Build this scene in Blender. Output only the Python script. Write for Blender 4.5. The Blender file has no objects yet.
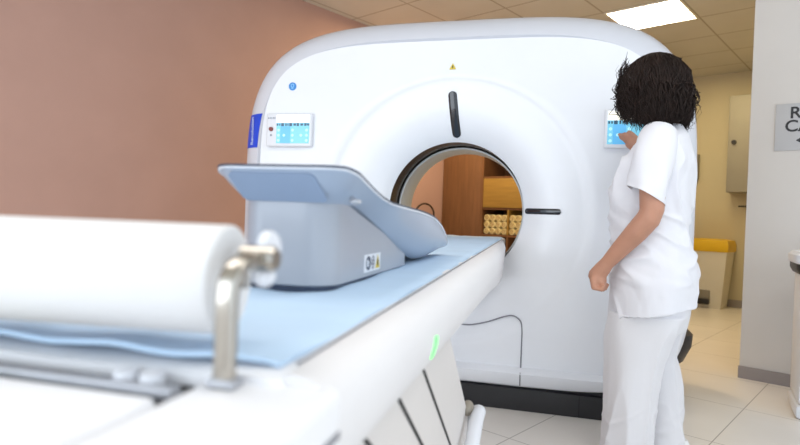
import bpy, bmesh, math, random
import numpy as np
from mathutils import Vector, Matrix, noise
from math import sin, cos, pi, radians

sc = bpy.context.scene
COL = sc.collection

# ------------------------------------------------------------------ camera, world, lights
ROOM = radians(27.311)                      # the room's walls stand at this angle to the scanner
EN = Vector((cos(ROOM), -sin(ROOM), 0))     # across the room
EE = Vector((sin(ROOM), cos(ROOM), 0))      # down the room
def RM(n, e, z=0.0): return EN * n + EE * e + Vector((0, 0, z))

cam_d = bpy.data.cameras.new('camera')
cam = bpy.data.objects.new('camera', cam_d); COL.objects.link(cam)
_r = Vector((0.96693969, 0.25221957, 0.03758884)); _u = Vector((-0.0392117, 0.00140932, 0.99922993)); _f = Vector((-0.25197237, 0.967669, -0.01125268))
cam.matrix_world = Matrix(((_r.x, _u.x, -_f.x, 0.45338), (_r.y, _u.y, -_f.y, -2.88355), (_r.z, _u.z, -_f.z, 0.94244), (0, 0, 0, 1)))
cam_d.sensor_width = 36.0
cam_d.lens = 569.92 / 800 * 36
cam_d.clip_start = 0.02
cam_d.dof.use_dof = True
cam_d.dof.focus_distance = 2.45
cam_d.dof.aperture_fstop = 2.8
sc.camera = cam

w = bpy.data.worlds.new('world'); sc.world = w; w.use_nodes = True
w.node_tree.nodes['Background'].inputs[0].default_value = (0.80, 0.90, 1.0, 1)
w.node_tree.nodes['Background'].inputs[1].default_value = 1.45

def area(name, loc, rot, sx, sy, power, col):
    l = bpy.data.lights.new(name, 'AREA'); l.shape = 'RECTANGLE'; l.size = sx; l.size_y = sy
    l.energy = power; l.color = col
    o = bpy.data.objects.new(name, l); COL.objects.link(o); o.location = loc; o.rotation_euler = rot
    return o
# daylight from windows behind and to the left of the camera; room lamps; lamp of the back corridor
area('window_daylight', (-1.9, -5.0, 1.05), (radians(90), 0, radians(-22)), 3.0, 2.0, 40, (0.86, 0.93, 1.0))
area('ceiling_lamp_left', RM(0.1, -2.3, 2.79), (0, 0, -ROOM), 1.2, 1.2, 13, (1.0, 0.98, 0.96))
area('ceiling_lamp_right', RM(2.0, -1.2, 2.79), (0, 0, -ROOM), 1.2, 1.2, 17, (1.0, 0.98, 0.96))
area('corridor_lamp', RM(0.1, 4.2, 2.78), (0, 0, -ROOM), 0.6, 1.0, 15, (1.0, 0.80, 0.42))
area('alcove_lamp', RM(-1.5, 1.9, 2.78), (0, 0, -ROOM), 0.6, 0.6, 38, (1.0, 0.77, 0.45))

vs = sc.view_settings
vs.view_transform = 'Standard'; vs.look = 'None'; vs.gamma = 1.0; vs.use_curve_mapping = False
vs.exposure = 0.29

# ------------------------------------------------------------------ materials
def s2l(c): return tuple(((v / 255) / 12.92 if v / 255 <= 0.04045 else ((v / 255 + 0.055) / 1.055) ** 2.4) for v in c)
def mat(name, rgb, rough=0.5, metal=0.0, var=0.03, vscale=6.0, bump=0.0, bscale=60.0, coat=0.0, emit=None, estr=0.0, spec=0.5, stretch=None, alpha_sub=0.0, sheen=0.0):
    m = bpy.data.materials.new(name); m.use_nodes = True
    nt = m.node_tree; b = nt.nodes['Principled BSDF']
    base = s2l(rgb)
    tc = nt.nodes.new('ShaderNodeTexCoord')
    src = tc.outputs['Object']
    if stretch:
        mp = nt.nodes.new('ShaderNodeMapping'); mp.inputs['Scale'].default_value = stretch
        nt.links.new(src, mp.inputs[0]); src = mp.outputs[0]
    n = nt.nodes.new('ShaderNodeTexNoise'); n.inputs['Scale'].default_value = vscale; n.inputs['Detail'].default_value = 4
    nt.links.new(src, n.inputs['Vector'])
    cr = nt.nodes.new('ShaderNodeValToRGB')
    cr.color_ramp.elements[0].position = 0.3; cr.color_ramp.elements[1].position = 0.7
    cr.color_ramp.elements[0].color = (*[max(0, v * (1 - var)) for v in base], 1)
    cr.color_ramp.elements[1].color = (*[min(1, v * (1 + var)) for v in base], 1)
    nt.links.new(n.outputs['Fac'], cr.inputs[0]); nt.links.new(cr.outputs[0], b.inputs['Base Color'])
    b.inputs['Roughness'].default_value = rough; b.inputs['Metallic'].default_value = metal
    b.inputs['Specular IOR Level'].default_value = spec
    if coat: b.inputs['Coat Weight'].default_value = coat; b.inputs['Coat Roughness'].default_value = 0.12
    if alpha_sub: b.inputs['Subsurface Weight'].default_value = alpha_sub; b.inputs['Subsurface Radius'].default_value = (0.02, 0.008, 0.004)
    if sheen: b.inputs['Sheen Weight'].default_value = sheen
    if emit:
        b.inputs['Emission Color'].default_value = (*s2l(emit), 1); b.inputs['Emission Strength'].default_value = estr
    if bump:
        n2 = nt.nodes.new('ShaderNodeTexNoise'); n2.inputs['Scale'].default_value = bscale; n2.inputs['Detail'].default_value = 3
        nt.links.new(src, n2.inputs['Vector'])
        bp = nt.nodes.new('ShaderNodeBump'); bp.inputs['Strength'].default_value = bump; bp.inputs['Distance'].default_value = 0.004
        nt.links.new(n2.outputs['Fac'], bp.inputs['Height']); nt.links.new(bp.outputs[0], b.inputs['Normal'])
    return m

def tile_mat(name, rgb, joint, w_, h_, mortar, rough, bump=0.0, var=0.03):
    m = mat(name, rgb, rough, var=var, vscale=2.5, bump=bump, bscale=300)
    nt = m.node_tree; b = nt.nodes['Principled BSDF']
    src = b.inputs['Base Color'].links[0].from_socket
    tc = [x for x in nt.nodes if x.type == 'TEX_COORD'][0]
    br = nt.nodes.new('ShaderNodeTexBrick'); br.offset = 0; br.squash = 1
    br.inputs['Scale'].default_value = 1; br.inputs['Brick Width'].default_value = w_; br.inputs['Row Height'].default_value = h_
    br.inputs['Mortar Size'].default_value = mortar; br.inputs['Mortar Smooth'].default_value = 0.3
    nt.links.new(tc.outputs['Object'], br.inputs['Vector'])
    nt.links.new(src, br.inputs['Color1']); nt.links.new(src, br.inputs['Color2'])
    br.inputs['Mortar'].default_value = (*s2l(joint), 1)
    nt.links.new(br.outputs['Color'], b.inputs['Base Color'])
    return m

M = {}
M['gantry'] = mat('gantry_white', (233, 235, 240), 0.32, coat=0.25, var=0.01)
M['gantry_rim'] = mat('gantry_rim_white', (214, 216, 224), 0.36, coat=0.2, var=0.01)
M['bore_white'] = mat('bore_white', (205, 207, 206), 0.4, var=0.02)
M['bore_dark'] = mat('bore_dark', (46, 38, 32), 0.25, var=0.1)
M['black'] = mat('black_plastic', (38, 38, 41), 0.4, var=0.1)
M['black_gloss'] = mat('black_gloss', (18, 22, 32), 0.12, var=0.1, coat=0.5)
M['black_gap'] = mat('dark_gap', (20, 20, 22), 0.7)
M['seam'] = mat('seam_grey', (128, 128, 136), 0.6)
M['white'] = mat('white_plastic', (228, 230, 236), 0.4, var=0.01)
M['couch'] = mat('couch_white', (243, 243, 246), 0.42, var=0.01)
M['couch_side'] = mat('couch_side_white', (232, 230, 231), 0.5, var=0.015)
M['ped'] = mat('pedestal_white', (222, 217, 214), 0.5, var=0.015)
M['mat_blue'] = mat('pale_blue_pad', (196, 221, 245), 0.6, var=0.04, vscale=3, bump=0.35, bscale=9, stretch=(1, 3, 1))
M['cradle'] = mat('cradle_grey', (164, 168, 177), 0.3, var=0.02, coat=0.25)
M['cradle_pad'] = mat('cradle_blue', (164, 174, 190), 0.32, var=0.02, coat=0.2)
M['cradle_insert'] = mat('cradle_insert', (138, 152, 174), 0.6, var=0.03, bump=0.1, bscale=250)
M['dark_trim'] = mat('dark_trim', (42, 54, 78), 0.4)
M['paper'] = mat('paper_white', (226, 225, 225), 0.9, var=0.015, bump=0.12, bscale=160)
M['chrome'] = mat('chrome', (178, 172, 163), 0.14, 1.0, var=0.05)
M['steel'] = mat('satin_rail', (176, 178, 184), 0.4, 0.5, var=0.05)
M['blue_label'] = mat('blue_label', (34, 76, 212), 0.4)
M['label_text'] = mat('label_text', (190, 205, 240), 0.5)
M['emblem'] = mat('emblem_blue', (64, 142, 214), 0.4)
M['emblem_light'] = mat('emblem_light', (150, 206, 250), 0.4)
M['yellow'] = mat('warning_yellow', (214, 190, 60), 0.5)
M['yellow_lid'] = mat('lid_yellow', (232, 188, 20), 0.45)
M['screen_blue'] = mat('screen_blue', (120, 190, 215), 0.2, emit=(130, 200, 225), estr=0.35)
M['screen_blue2'] = mat('screen_blue_dark', (95, 170, 218), 0.2, emit=(110, 185, 228), estr=0.35)
M['screen_white'] = mat('screen_white', (240, 238, 225), 0.2, emit=(255, 250, 236), estr=0.45)
M['screen_icon'] = mat('screen_icon', (170, 222, 236), 0.2, emit=(180, 228, 240), estr=0.38)
M['screen_bar'] = mat('screen_toolbar', (70, 95, 115), 0.2, emit=(80, 120, 150), estr=0.15)
M['red_btn'] = mat('red_button', (128, 50, 44), 0.35)
M['grey_text'] = mat('grey_print', (150, 155, 168), 0.6)
M['green_laser'] = mat('green_laser', (120, 245, 120), 0.4, emit=(70, 240, 90), estr=1.6)  # glow painted in for laser light falling on the couch side
M['skin'] = mat('skin', (184, 134, 110), 0.5, var=0.06, vscale=14, bump=0.08, bscale=180, alpha_sub=0.08)
M['hair'] = mat('hair', (34, 23, 19), 0.5, var=0.35, vscale=30, spec=0.2)
M['cloth'] = mat('white_cotton', (226, 226, 232), 0.88, var=0.012, bump=0.2, bscale=22, sheen=0.1)
M['trouser'] = mat('white_trouser_cotton', (222, 221, 225), 0.9, var=0.012, bump=0.2, bscale=18, sheen=0.1)
M['shoe'] = mat('white_shoe', (230, 230, 230), 0.5)
M['eye'] = mat('eye', (60, 40, 30), 0.2)
M['lips'] = mat('lips', (160, 84, 76), 0.5)
M['wall_salmon'] = mat('wall_salmon', (186, 149, 136), 0.85, var=0.03, vscale=3, bump=0.15, bscale=120)
M['wall_white'] = mat('wall_white', (222, 217, 212), 0.85, var=0.02, vscale=3, bump=0.1, bscale=120)
M['wall_cream'] = mat('wall_cream', (206, 196, 168), 0.85, var=0.02, vscale=3, bump=0.1, bscale=90)
M['skirting'] = mat('skirting_grey', (158, 150, 148), 0.6, var=0.04)
M['floor'] = tile_mat('floor_tiles', (230, 224, 217), (166, 158, 150), 0.64, 0.64, 0.0028, 0.32, var=0.035)
M['ceil'] = tile_mat('ceiling_tiles', (208, 205, 196), (170, 162, 146), 0.635, 0.6, 0.009, 0.9, bump=0.3, var=0.03)
M['wood'] = mat('brown_wood', (120, 82, 50), 0.5, var=0.16, vscale=5, stretch=(9, 9, 0.7))
M['wood_light'] = mat('yellow_wood', (160, 126, 58), 0.5, var=0.12, vscale=5, stretch=(0.7, 6, 9))
M['towel'] = mat('cream_towel', (232, 218, 168), 0.95, var=0.08, bump=0.5, bscale=200)
M['grey_cab'] = mat('grey_metal', (160, 156, 146), 0.5, var=0.03)
M['bin'] = mat('bin_white', (228, 224, 212), 0.5, var=0.02)
M['bin_dark'] = mat('bin_dark', (40, 40, 42), 0.5)
M['bin_grey'] = mat('bin_grey', (140, 135, 124), 0.5)
M['sign'] = mat('sign_plate', (198, 199, 202), 0.35, var=0.01)
M['sign_txt'] = mat('sign_print', (52, 52, 56), 0.6)
M['lamp'] = mat('lamp_diffuser', (255, 250, 235), 0.5, emit=(255, 247, 225), estr=8.0)
M['lamp_frame'] = mat('lamp_frame', (225, 220, 205), 0.5)
M['beige'] = mat('beige_rubber', (150, 142, 130), 0.6)
M['ygreen'] = mat('yellow_green_dot', (214, 226, 96), 0.5)

# ------------------------------------------------------------------ helpers
def mesh_obj(name, verts, faces, m, parent=None, smooth=True, sharp=None):
    me = bpy.data.meshes.new(name); me.from_pydata([tuple(v) for v in verts], [], faces); me.update()
    bm = bmesh.new(); bm.from_mesh(me)
    bmesh.ops.recalc_face_normals(bm, faces=bm.faces); bm.to_mesh(me); bm.free()
    return link(name, me, m, parent, smooth, sharp)
def link(name, me, m, parent=None, smooth=True, sharp=None):
    me.materials.clear(); me.materials.append(m)
    o = bpy.data.objects.new(name, me); COL.objects.link(o)
    if parent is not None: o.parent = parent
    if smooth:
        me.polygons.foreach_set('use_smooth', [True] * len(me.polygons))
        if sharp: me.set_sharp_from_angle(angle=radians(sharp))
    return o
class MB:
    """collects shapes into one mesh"""
    def __init__(s): s.v = []; s.f = []
    def add(s, v, f):
        k = len(s.v); s.v += [Vector(p) for p in v]; s.f += [tuple(i + k for i in q) for q in f]; return s
    def box(s, c, d, bev=0.0, rot=None, seg=2):
        bm = bmesh.new(); bmesh.ops.create_cube(bm, size=1)
        for q in bm.verts: q.co = Vector((q.co.x * d[0], q.co.y * d[1], q.co.z * d[2]))
        if bev: bmesh.ops.bevel(bm, geom=list(bm.edges), offset=bev, segments=seg, affect='EDGES', profile=0.5)
        mt = Matrix.Translation(c) @ (rot if rot else Matrix.Identity(4))
        s.bm(bm, mt); return s
    def bm(s, bm, mt=None):
        bm.verts.index_update()
        s.add([(mt @ q.co if mt else q.co.copy()) for q in bm.verts], [[q.index for q in f.verts] for f in bm.faces]); bm.free(); return s
    def tube(s, path, rad, seg=10, caps=True, closed=False):
        P = [Vector(p) for p in path]; n = len(P)
        R = rad if isinstance(rad, (list, tuple)) else [rad] * n
        T = []
        for i in range(n):
            a = P[(i - 1) % n] if (closed or i > 0) else P[i]; b = P[(i + 1) % n] if (closed or i < n - 1) else P[i]
            t = (b - a); T.append(t.normalized() if t.length > 1e-9 else Vector((0, 0, 1)))
        up = Vector((0, 0, 1)) if abs(T[0].z) < 0.9 else Vector((1, 0, 0))
        N = (up - T[0] * up.dot(T[0])).normalized()
        vs_, fs = [], []
        for i in range(n):
            N = (N - T[i] * N.dot(T[i])).normalized(); B = T[i].cross(N)
            for k in range(seg):
                a = 2 * pi * k / seg; vs_.append(P[i] + (N * cos(a) + B * sin(a)) * R[i])
        m_ = n if closed else n - 1
        for i in range(m_):
            j = (i + 1) % n
            for k in range(seg):
                l = (k + 1) % seg; fs.append((i * seg + k, i * seg + l, j * seg + l, j * seg + k))
        if caps and not closed: fs.append(tuple(range(seg))[::-1]); fs.append(tuple((n - 1) * seg + k for k in range(seg)))
        return s.add(vs_, fs)
    def loft(s, rings, caps=True, closed=False):
        n = len(rings); k_ = len(rings[0]); vs_ = [p for r_ in rings for p in r_]; fs = []
        for i in range(n if closed else n - 1):
            j = (i + 1) % n
            for k in range(k_):
                l = (k + 1) % k_; fs.append((i * k_ + k, i * k_ + l, j * k_ + l, j * k_ + k))
        if caps and not closed: fs.append(tuple(range(k_))[::-1]); fs.append(tuple((n - 1) * k_ + k for k in range(k_)))
        return s.add(vs_, fs)
    def grid(s, rows):
        n = len(rows); k_ = len(rows[0])
        return s.add([p for r_ in rows for p in r_], [(i * k_ + k, i * k_ + k + 1, (i + 1) * k_ + k + 1, (i + 1) * k_ + k) for i in range(n - 1) for k in range(k_ - 1)])
    def ell(s, c, r_, rot=None, u=20, v=12):
        bm = bmesh.new(); bmesh.ops.create_uvsphere(bm, u_segments=u, v_segments=v, radius=1)
        mt = Matrix.Translation(c) @ (rot if rot else Matrix.Identity(4)) @ Matrix.Diagonal((*r_, 1))
        return s.bm(bm, mt)
    def cyl(s, a, b, r0, r1=None, seg=24): return s.tube([a, b], [r0, r0 if r1 is None else r1], seg)
    def obj(s, name, m, parent=None, smooth=True, sharp=35): return mesh_obj(name, s.v, s.f, m, parent, smooth, sharp)
def thing(name, label, cat, loc=(0, 0, 0), rz=0, group=None):
    o = bpy.data.objects.new(name, None); COL.objects.link(o); o.location = loc; o.rotation_euler = (0, 0, rz); o.empty_display_size = 0.1
    return tag(o, label, cat, group)
def tag(o, label, cat, group=None):
    o['label'] = label; o['category'] = cat; o['kind'] = 'thing'
    if group: o['group'] = group
    return o
def struct(o): o['kind'] = 'structure'; return o
def text_obj(name, body, size, m, parent, mw, extrude=0.0006, align='CENTER'):
    cu = bpy.data.curves.new(name, 'FONT'); cu.body = body; cu.size = size; cu.extrude = extrude; cu.align_x = align; cu.align_y = 'CENTER'; cu.offset = size * 0.018
    t = bpy.data.objects.new(name, cu); COL.objects.link(t)
    me = t.to_mesh().copy(); bpy.data.objects.remove(t); bpy.data.curves.remove(cu)
    me.transform(mw)
    return link(name, me, m, parent, smooth=False)
def smoothstep(a, b, x):
    t = min(1, max(0, (x - a) / (b - a))); return t * t * (3 - 2 * t)
def interp(tab, x):
    if x <= tab[0][0]: return tab[0][1]
    for (a, va), (b, vb) in zip(tab, tab[1:]):
        if x <= b: return va + (vb - va) * (x - a) / (b - a)
    return tab[-1][1]
def catmull(P, n):
    P = [Vector(p) for p in P]; out = []
    for i in range(len(P) - 1):
        p0 = P[max(i - 1, 0)]; p1 = P[i]; p2 = P[i + 1]; p3 = P[min(i + 2, len(P) - 1)]
        for k in range(n):
            t = k / n
            out.append(0.5 * ((2 * p1) + (p2 - p0) * t + (2 * p0 - 5 * p1 + 4 * p2 - p3) * t * t + (3 * p1 - p0 - 3 * p2 + p3) * t ** 3))
    return out + [P[-1]]
def vunion(mb, voxel, smooth_it=4):
    """one continuous skin over overlapping shapes"""
    me = bpy.data.meshes.new('tmp'); me.from_pydata([tuple(v) for v in mb.v], [], mb.f); me.update()
    bm = bmesh.new(); bm.from_mesh(me); bmesh.ops.recalc_face_normals(bm, faces=bm.faces); bm.to_mesh(me); bm.free()
    o = bpy.data.objects.new('tmp', me); COL.objects.link(o)
    r_ = o.modifiers.new('r', 'REMESH'); r_.mode = 'VOXEL'; r_.voxel_size = voxel
    if smooth_it:
        s_ = o.modifiers.new('s', 'SMOOTH'); s_.factor = 0.5; s_.iterations = smooth_it
    dg = bpy.context.evaluated_depsgraph_get(); dg.update()
    out = bpy.data.meshes.new_from_object(o.evaluated_get(dg))
    bpy.data.objects.remove(o); bpy.data.meshes.remove(me)
    return out
def displace(me, fn):
    co = [v.co.copy() for v in me.vertices]; no = [v.normal.copy() for v in me.vertices]
    for v, c_, n_ in zip(me.vertices, co, no): v.co = c_ + n_ * fn(c_, n_)
    me.update()

# ------------------------------------------------------------------ room shell
CH = 2.82
def slab(name, n0, n1, e0, e1, z0, z1, m, org=(0, 0), bev=0):
    o = MB().box(((n0 + n1) / 2 - org[0], (e0 + e1) / 2 - org[1], (z0 + z1) / 2), (n1 - n0, e1 - e0, z1 - z0), bev).obj(name, m, None, smooth=False)
    o.location = RM(org[0], org[1], 0); o.rotation_euler = (0, 0, -ROOM)
    return struct(o)
slab('floor', -2.5, 4.2, -5.5, 5.6, -0.08, 0.0, M['floor'], (0.465, -0.19))
slab('ceiling', -2.5, 4.2, -5.5, 5.6, CH, CH + 0.08, M['ceil'], (0.248, 3.2))
slab('wall_left', -2.5, -2.36, -5.5, 5.6, 0, CH, M['wall_salmon'])
slab('wall_back', -2.36, 1.2, 5.42, 5.54, 0, CH, M['wall_cream'])
slab('wall_corridor', 0.96, 1.10, 1.97, 5.42, 0, CH, M['wall_cream'])
slab('wall_right', 0.942, 4.2, 1.80, 1.97, 0, CH, M['wall_white'])
slab('baseboard_right', 0.938, 4.2, 1.785, 1.80, 0, 0.075, M['skirting'])
slab('baseboard_back', -2.36, 0.96, 5.405, 5.42, 0, 0.09, M['skirting'])
slab('baseboard_left', -2.36, -2.345, -5.5, 5.42, 0, 0.09, M['skirting'])

# ------------------------------------------------------------------ ceiling luminaire
lt = thing('ceiling_light', 'bright square fluorescent light panel set in the tiled ceiling above the scanner', 'ceiling light', RM(-0.07, 2.905, CH), -ROOM)
fr = MB()
for sx in (-1, 1): fr.box((sx * 0.305, 0, -0.004), (0.02, 0.59, 0.012), 0.002)
for sy in (-1, 1): fr.box((0, sy * 0.288, -0.004), (0.60, 0.02, 0.012), 0.002)
fr.obj('frame', M['lamp_frame'], lt)
MB().box((0, 0, -0.004), (0.595, 0.565, 0.006)).obj('diffuser', M['lamp'], lt)

# ------------------------------------------------------------------ CT gantry
CX, CZ = -0.03, 0.985
g = thing('ct_scanner_gantry', 'large white ring-shaped scanner gantry with round bore standing on the floor', 'medical scanner', (CX, 0, 0))
def outline(th, W, zt, zb, n1=4.6, n2=6.5):
    c_, s_ = cos(th), sin(th)
    if c_ > 0: W *= 1 - KR * smoothstep(0, 0.5, c_)
    zc = CZ; H = (zt - zc) if s_ >= 0 else (zc - zb); n_ = n1 if s_ >= 0 else n2
    r_ = (abs(c_ / W) ** n_ + abs(s_ / H) ** n_) ** (-1 / n_)
    return r_
NA = 192
KR = 0.058      # the housing is a little narrower on its right side
TH = [2 * pi * k / NA for k in range(NA)]
F_W, F_T, F_B = 1.088, 1.850, 0.125
R_D, R_B, Y_B = 0.668, 0.358, 0.105
def dish(r_):
    if r_ >= R_D: return 0.0
    t = (R_D - r_) / (R_D - R_B); return 0.020 * t + 0.018 * t * t + 0.067 * t ** 4
def ring_pts(rf, y): return [Vector((rf(t) * cos(t), y, CZ + rf(t) * sin(t))) for t in TH]
rings = []
for k in range(1, 13): rings.append(ring_pts(lambda t: R_B + 0.004 + (R_D - R_B - 0.004) * (k / 12) ** 1.4, 0))
fr_rings = []
for k in range(0, 15):
    rr = R_B + (R_D - R_B) * (k / 14) ** 1.5
    fr_rings.append(ring_pts(lambda t: rr, dish(rr)))
fr_rings.append(ring_pts(lambda t: R_D + 0.005, -0.0038))
for k in range(1, 9):
    u_ = k / 8
    fr_rings.append(ring_pts(lambda t: (R_D + 0.006) + (outline(t, F_W, F_T, F_B) - R_D - 0.006) * u_, -0.0038 * (1 - u_) ** 2))
fr_rings.append(ring_pts(lambda t: outline(t, F_W + 0.003, F_T + 0.003, F_B - 0.003), 0.03))
MB().loft(fr_rings, caps=False).obj('front_panel', M['gantry'], g, sharp=50)
RIM = [(0.030, 1.096, 1.848, .126), (0.020, 1.107, 1.860, .120), (0.012, 1.114, 1.868, .116), (0.020, 1.140, 1.892, .112), (0.045, 1.183, 1.931, .108), (0.075, 1.213, 1.962, .104), (0.115, 1.232, 1.988, .10),
       (0.19, 1.242, 2.008, .10), (0.27, 1.245, 2.014, .10), (0.45, 1.245, 2.010, .10), (0.66, 1.242, 1.996, .10), (0.79, 1.215, 1.956, .11), (0.87, 1.18, 1.91, .13), (0.92, 1.11, 1.83, .16), (0.935, 1.0, 1.70, .2)]
rim = [ring_pts(lambda t: outline(t, W_, a_, b_, 4.05, 5.5), y_) for (y_, W_, a_, b_) in RIM]
rim += [ring_pts(lambda t: 0.62, 0.94), ring_pts(lambda t: 0.50, 0.92)]
MB().loft(rim, caps=False).obj('housing', M['gantry_rim'], g, sharp=50)
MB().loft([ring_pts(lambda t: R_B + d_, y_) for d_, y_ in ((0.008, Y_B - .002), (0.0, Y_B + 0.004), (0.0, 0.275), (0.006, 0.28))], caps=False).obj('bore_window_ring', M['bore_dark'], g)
MB().loft([ring_pts(lambda t: r_, y_) for r_, y_ in ((0.351, .279), (0.343, 0.284), (0.343, 0.53), (0.36, 0.62), (0.41, 0.78), (0.47, 0.89), (0.502, 0.921))], caps=False).obj('bore_liner', M['bore_white'], g)
# lower bumper lip along the bottom of the face
rows = []
for k in range(61):
    x = -1.0 + 2.0 * k / 60
    zb = CZ - (CZ - F_B) * max(0.0, 1 - (abs(x) / F_W) ** 6.5) ** (1 / 6.5)
    zt = 0.204; zb = min(zb, zt - 0.004)
    d = 0.046 * smoothstep(0, 0.05, zt - zb)
    hh = zt - zb
    rows.append([Vector((x, 0.004, zt + 0.012)), Vector((x, -0.4 * d, zt + 0.006)), Vector((x, -0.8 * d, zt - 0.004)), Vector((x, -d, zt - 0.14 * hh)), Vector((x, -0.97 * d, zt - 0.24 * hh)), Vector((x, -0.55 * d, zb + 0.10 * hh)), Vector((x, -0.35 * d, zb)), Vector((x, 0.03, zb))])
MB().grid(rows).obj('lower_bumper', M['gantry'], g, sharp=60)
# plinth
pl = MB()
def rrect(hx, y0, y1, r_, z, n=8):
    out = []
    for cx_, cy_, a0 in ((hx - r_, y1 - r_, 0), (-hx + r_, y1 - r_, pi / 2), (-hx + r_, y0 + r_, pi), (hx - r_, y0 + r_, 1.5 * pi)):
        for k in range(n + 1):
            a = a0 + pi / 2 * k / n; out.append(Vector((cx_ + r_ * cos(a), cy_ + r_ * sin(a), z)))
    return out
pl.loft([rrect(0.96, 0.0, 0.9, 0.12, 0.0), rrect(0.965, -0.002, 0.9, 0.12, 0.01), rrect(0.965, -0.002, 0.9, 0.12, 0.108), rrect(0.94, 0.02, 0.9, 0.12, 0.112), rrect(0.94, 0.02, 0.9, 0.12, 0.16)])
plinth = pl.obj('plinth', M['black'], g, sharp=40)
for x in (0.66, -0.66): MB().box((x, -0.003, 0.056), (0.004, 0.004, 0.10)).obj('panel_joint', M['black_gap'], plinth)
MB().loft([rrect(1.20, 0.66, 0.94, 0.12, 0.10), rrect(1.27, 0.60, 0.98, 0.14, 0.17), rrect(1.305, 0.56, 1.0, 0.16, 0.26), rrect(1.308, 0.55, 1.0, 0.16, 0.33), rrect(1.28, 0.58, .98, 0.16, 0.36)]).obj('rear_bumper', M['black'], g, sharp=40)
# service hatch seam (curved line on the lower face)
sp = catmull([(0.06, -0.0035, 0.405), (0.13, -0.003, 0.408), (0.21, -0.003, 0.430), (0.29, -0.003, 0.462), (0.335, -0.003, 0.468), (0.368, -0.003, 0.445), (0.377, -0.003, 0.40), (0.378, -0.003, 0.32), (0.378, -0.003, 0.215)], 6)
MB().tube(sp, 0.0034, 6).obj('hatch_seam', M['seam'], g)
MB().tube([(0.378, -0.038, 0.198), (0.378, -0.046, 0.188), (0.378, -0.037, 0.16), (0.378, -0.024, 0.132)], 0.003, 6).obj('hatch_seam', M['seam'], g)
# indicator windows on the funnel
def capsule(p0, p1, hw, yoff=0.006, name='indicator_window'):
    p0 = Vector(p0); p1 = Vector(p1); d = (p1 - p0); L = d.length; d.normalize(); s_ = Vector((-d.y, d.x))
    mb = MB(); rows = []
    for k in range(41):
        u_ = -hw + (L + 2 * hw) * k / 40
        q = u_ if u_ < 0 else (u_ - L if u_ > L else 0)
        ww = math.sqrt(max(hw * hw - q * q, 1e-9))
        row = []
        for j in range(9):
            v_ = ww * (-1 + 2 * j / 8); P = p0 + d * u_ + s_ * v_
            rr = math.hypot(P.x, P.y - CZ)
            row.append(Vector((P.x, dish(rr) - yoff * (1 - (abs(v_) / hw) ** 4) - 0.0015, P.y)))
        rows.append(row)
    return mb.grid(rows).obj(name, M['black_gloss'], g, sharp=60)
w1 = capsule((-0.016, 1.568), (0.002, 1.384), 0.0225); w1['label'] = 'black glossy upright indicator window'
w2 = capsule((0.378, 0.992), (0.526, 0.992), 0.0145); w2['label'] = 'black glossy level indicator window'
# control panels
def control_panel(x0, x1, z0, z1, flip=False):
    cx_, cz_ = (x0 + x1) / 2, (z0 + z1) / 2; W_, H_ = x1 - x0, z1 - z0
    pn = MB().box((cx_, -0.012, cz_), (W_, 0.034, H_), 0.010, seg=3).obj('control_panel', M['white'], g)
    yf = -0.0300
    sx0, sx1 = (x0 + 0.05 * W_, x1 - 0.235 * W_) if flip else (x0 + 0.235 * W_, x1 - 0.05 * W_); sz0, sz1 = z0 + 0.10 * H_, z1 - 0.06 * H_
    SW, SH = sx1 - sx0, sz1 - sz0
    MB().box(((sx0 + sx1) / 2, yf, (sz0 + sz1) / 2), (SW, 0.003, SH)).obj('screen', M['screen_blue'], pn, smooth=False)
    MB().box(((sx0 + sx1) / 2, yf - 0.001, sz1 - 0.14 * SH), (SW, 0.003, 0.28 * SH)).obj('screen_header', M['screen_white'], pn, smooth=False)
    MB().box((sx0 + 0.28 * SW, yf - 0.001, sz0 + 0.30 * SH), (0.30 * SW, 0.003, 0.60 * SH)).obj('screen_image', M['screen_blue2'], pn, smooth=False)
    tb = MB(); rnd = random.Random(4); xx = sx0 + 0.01 * SW
    while xx < sx1 - 0.06 * SW:
        ww = SW * rnd.uniform(0.03, 0.09); tb.box((xx + ww / 2, yf - 0.001, sz1 - 0.345 * SH), (ww, 0.003, SH * rnd.uniform(0.07, 0.12))); xx += ww + SW * rnd.uniform(0.01, 0.05)
    tb.obj('screen_toolbar', M['screen_bar'], pn, smooth=False)
    for (u_, v_) in ((.07, .46), (.07, .28), (.07, .10), (.24, .28), (.5, .46), (.5, .28), (.5, .10), (.76, .28), (.93, .46), (.93, .28), (.93, .10)):
        MB().cyl((sx0 + u_ * SW, yf, sz0 + v_ * SH), (sx0 + u_ * SW, yf - 0.0028, sz0 + v_ * SH), 0.04 * SW, seg=12).obj('screen_icon', M['screen_icon'], pn)
    bx_ = x1 - 0.115 * W_ if flip else x0 + 0.115 * W_
    MB().cyl((bx_, yf + 0.004, z0 + 0.52 * H_), (bx_, yf - 0.008, z0 + 0.52 * H_), 0.0125, 0.011).obj('stop_button', M['red_btn'], pn)
    MB().cyl((bx_, yf + 0.002, z0 + 0.34 * H_), (bx_, yf - 0.001, z0 + 0.34 * H_), 0.006).obj('key_mark', M['grey_text'], pn)
    mk = MB()
    for k in range(5): mk.box(((x1 - 0.22 * W_ if flip else x0) + (0.05 + 0.035 * k) * W_, yf + 0.001, z1 - 0.15 * H_), (0.02 * W_, 0.002, 0.05 * H_))
    mk.obj('print', M['grey_text'], pn, smooth=False)
    return pn
control_panel(-1.042, -0.772, 1.298, 1.482)['label'] = 'left touch panel with pale blue screen'
control_panel(0.722, 0.990, 1.300, 1.486, True)['label'] = 'right touch panel being pressed'
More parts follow.
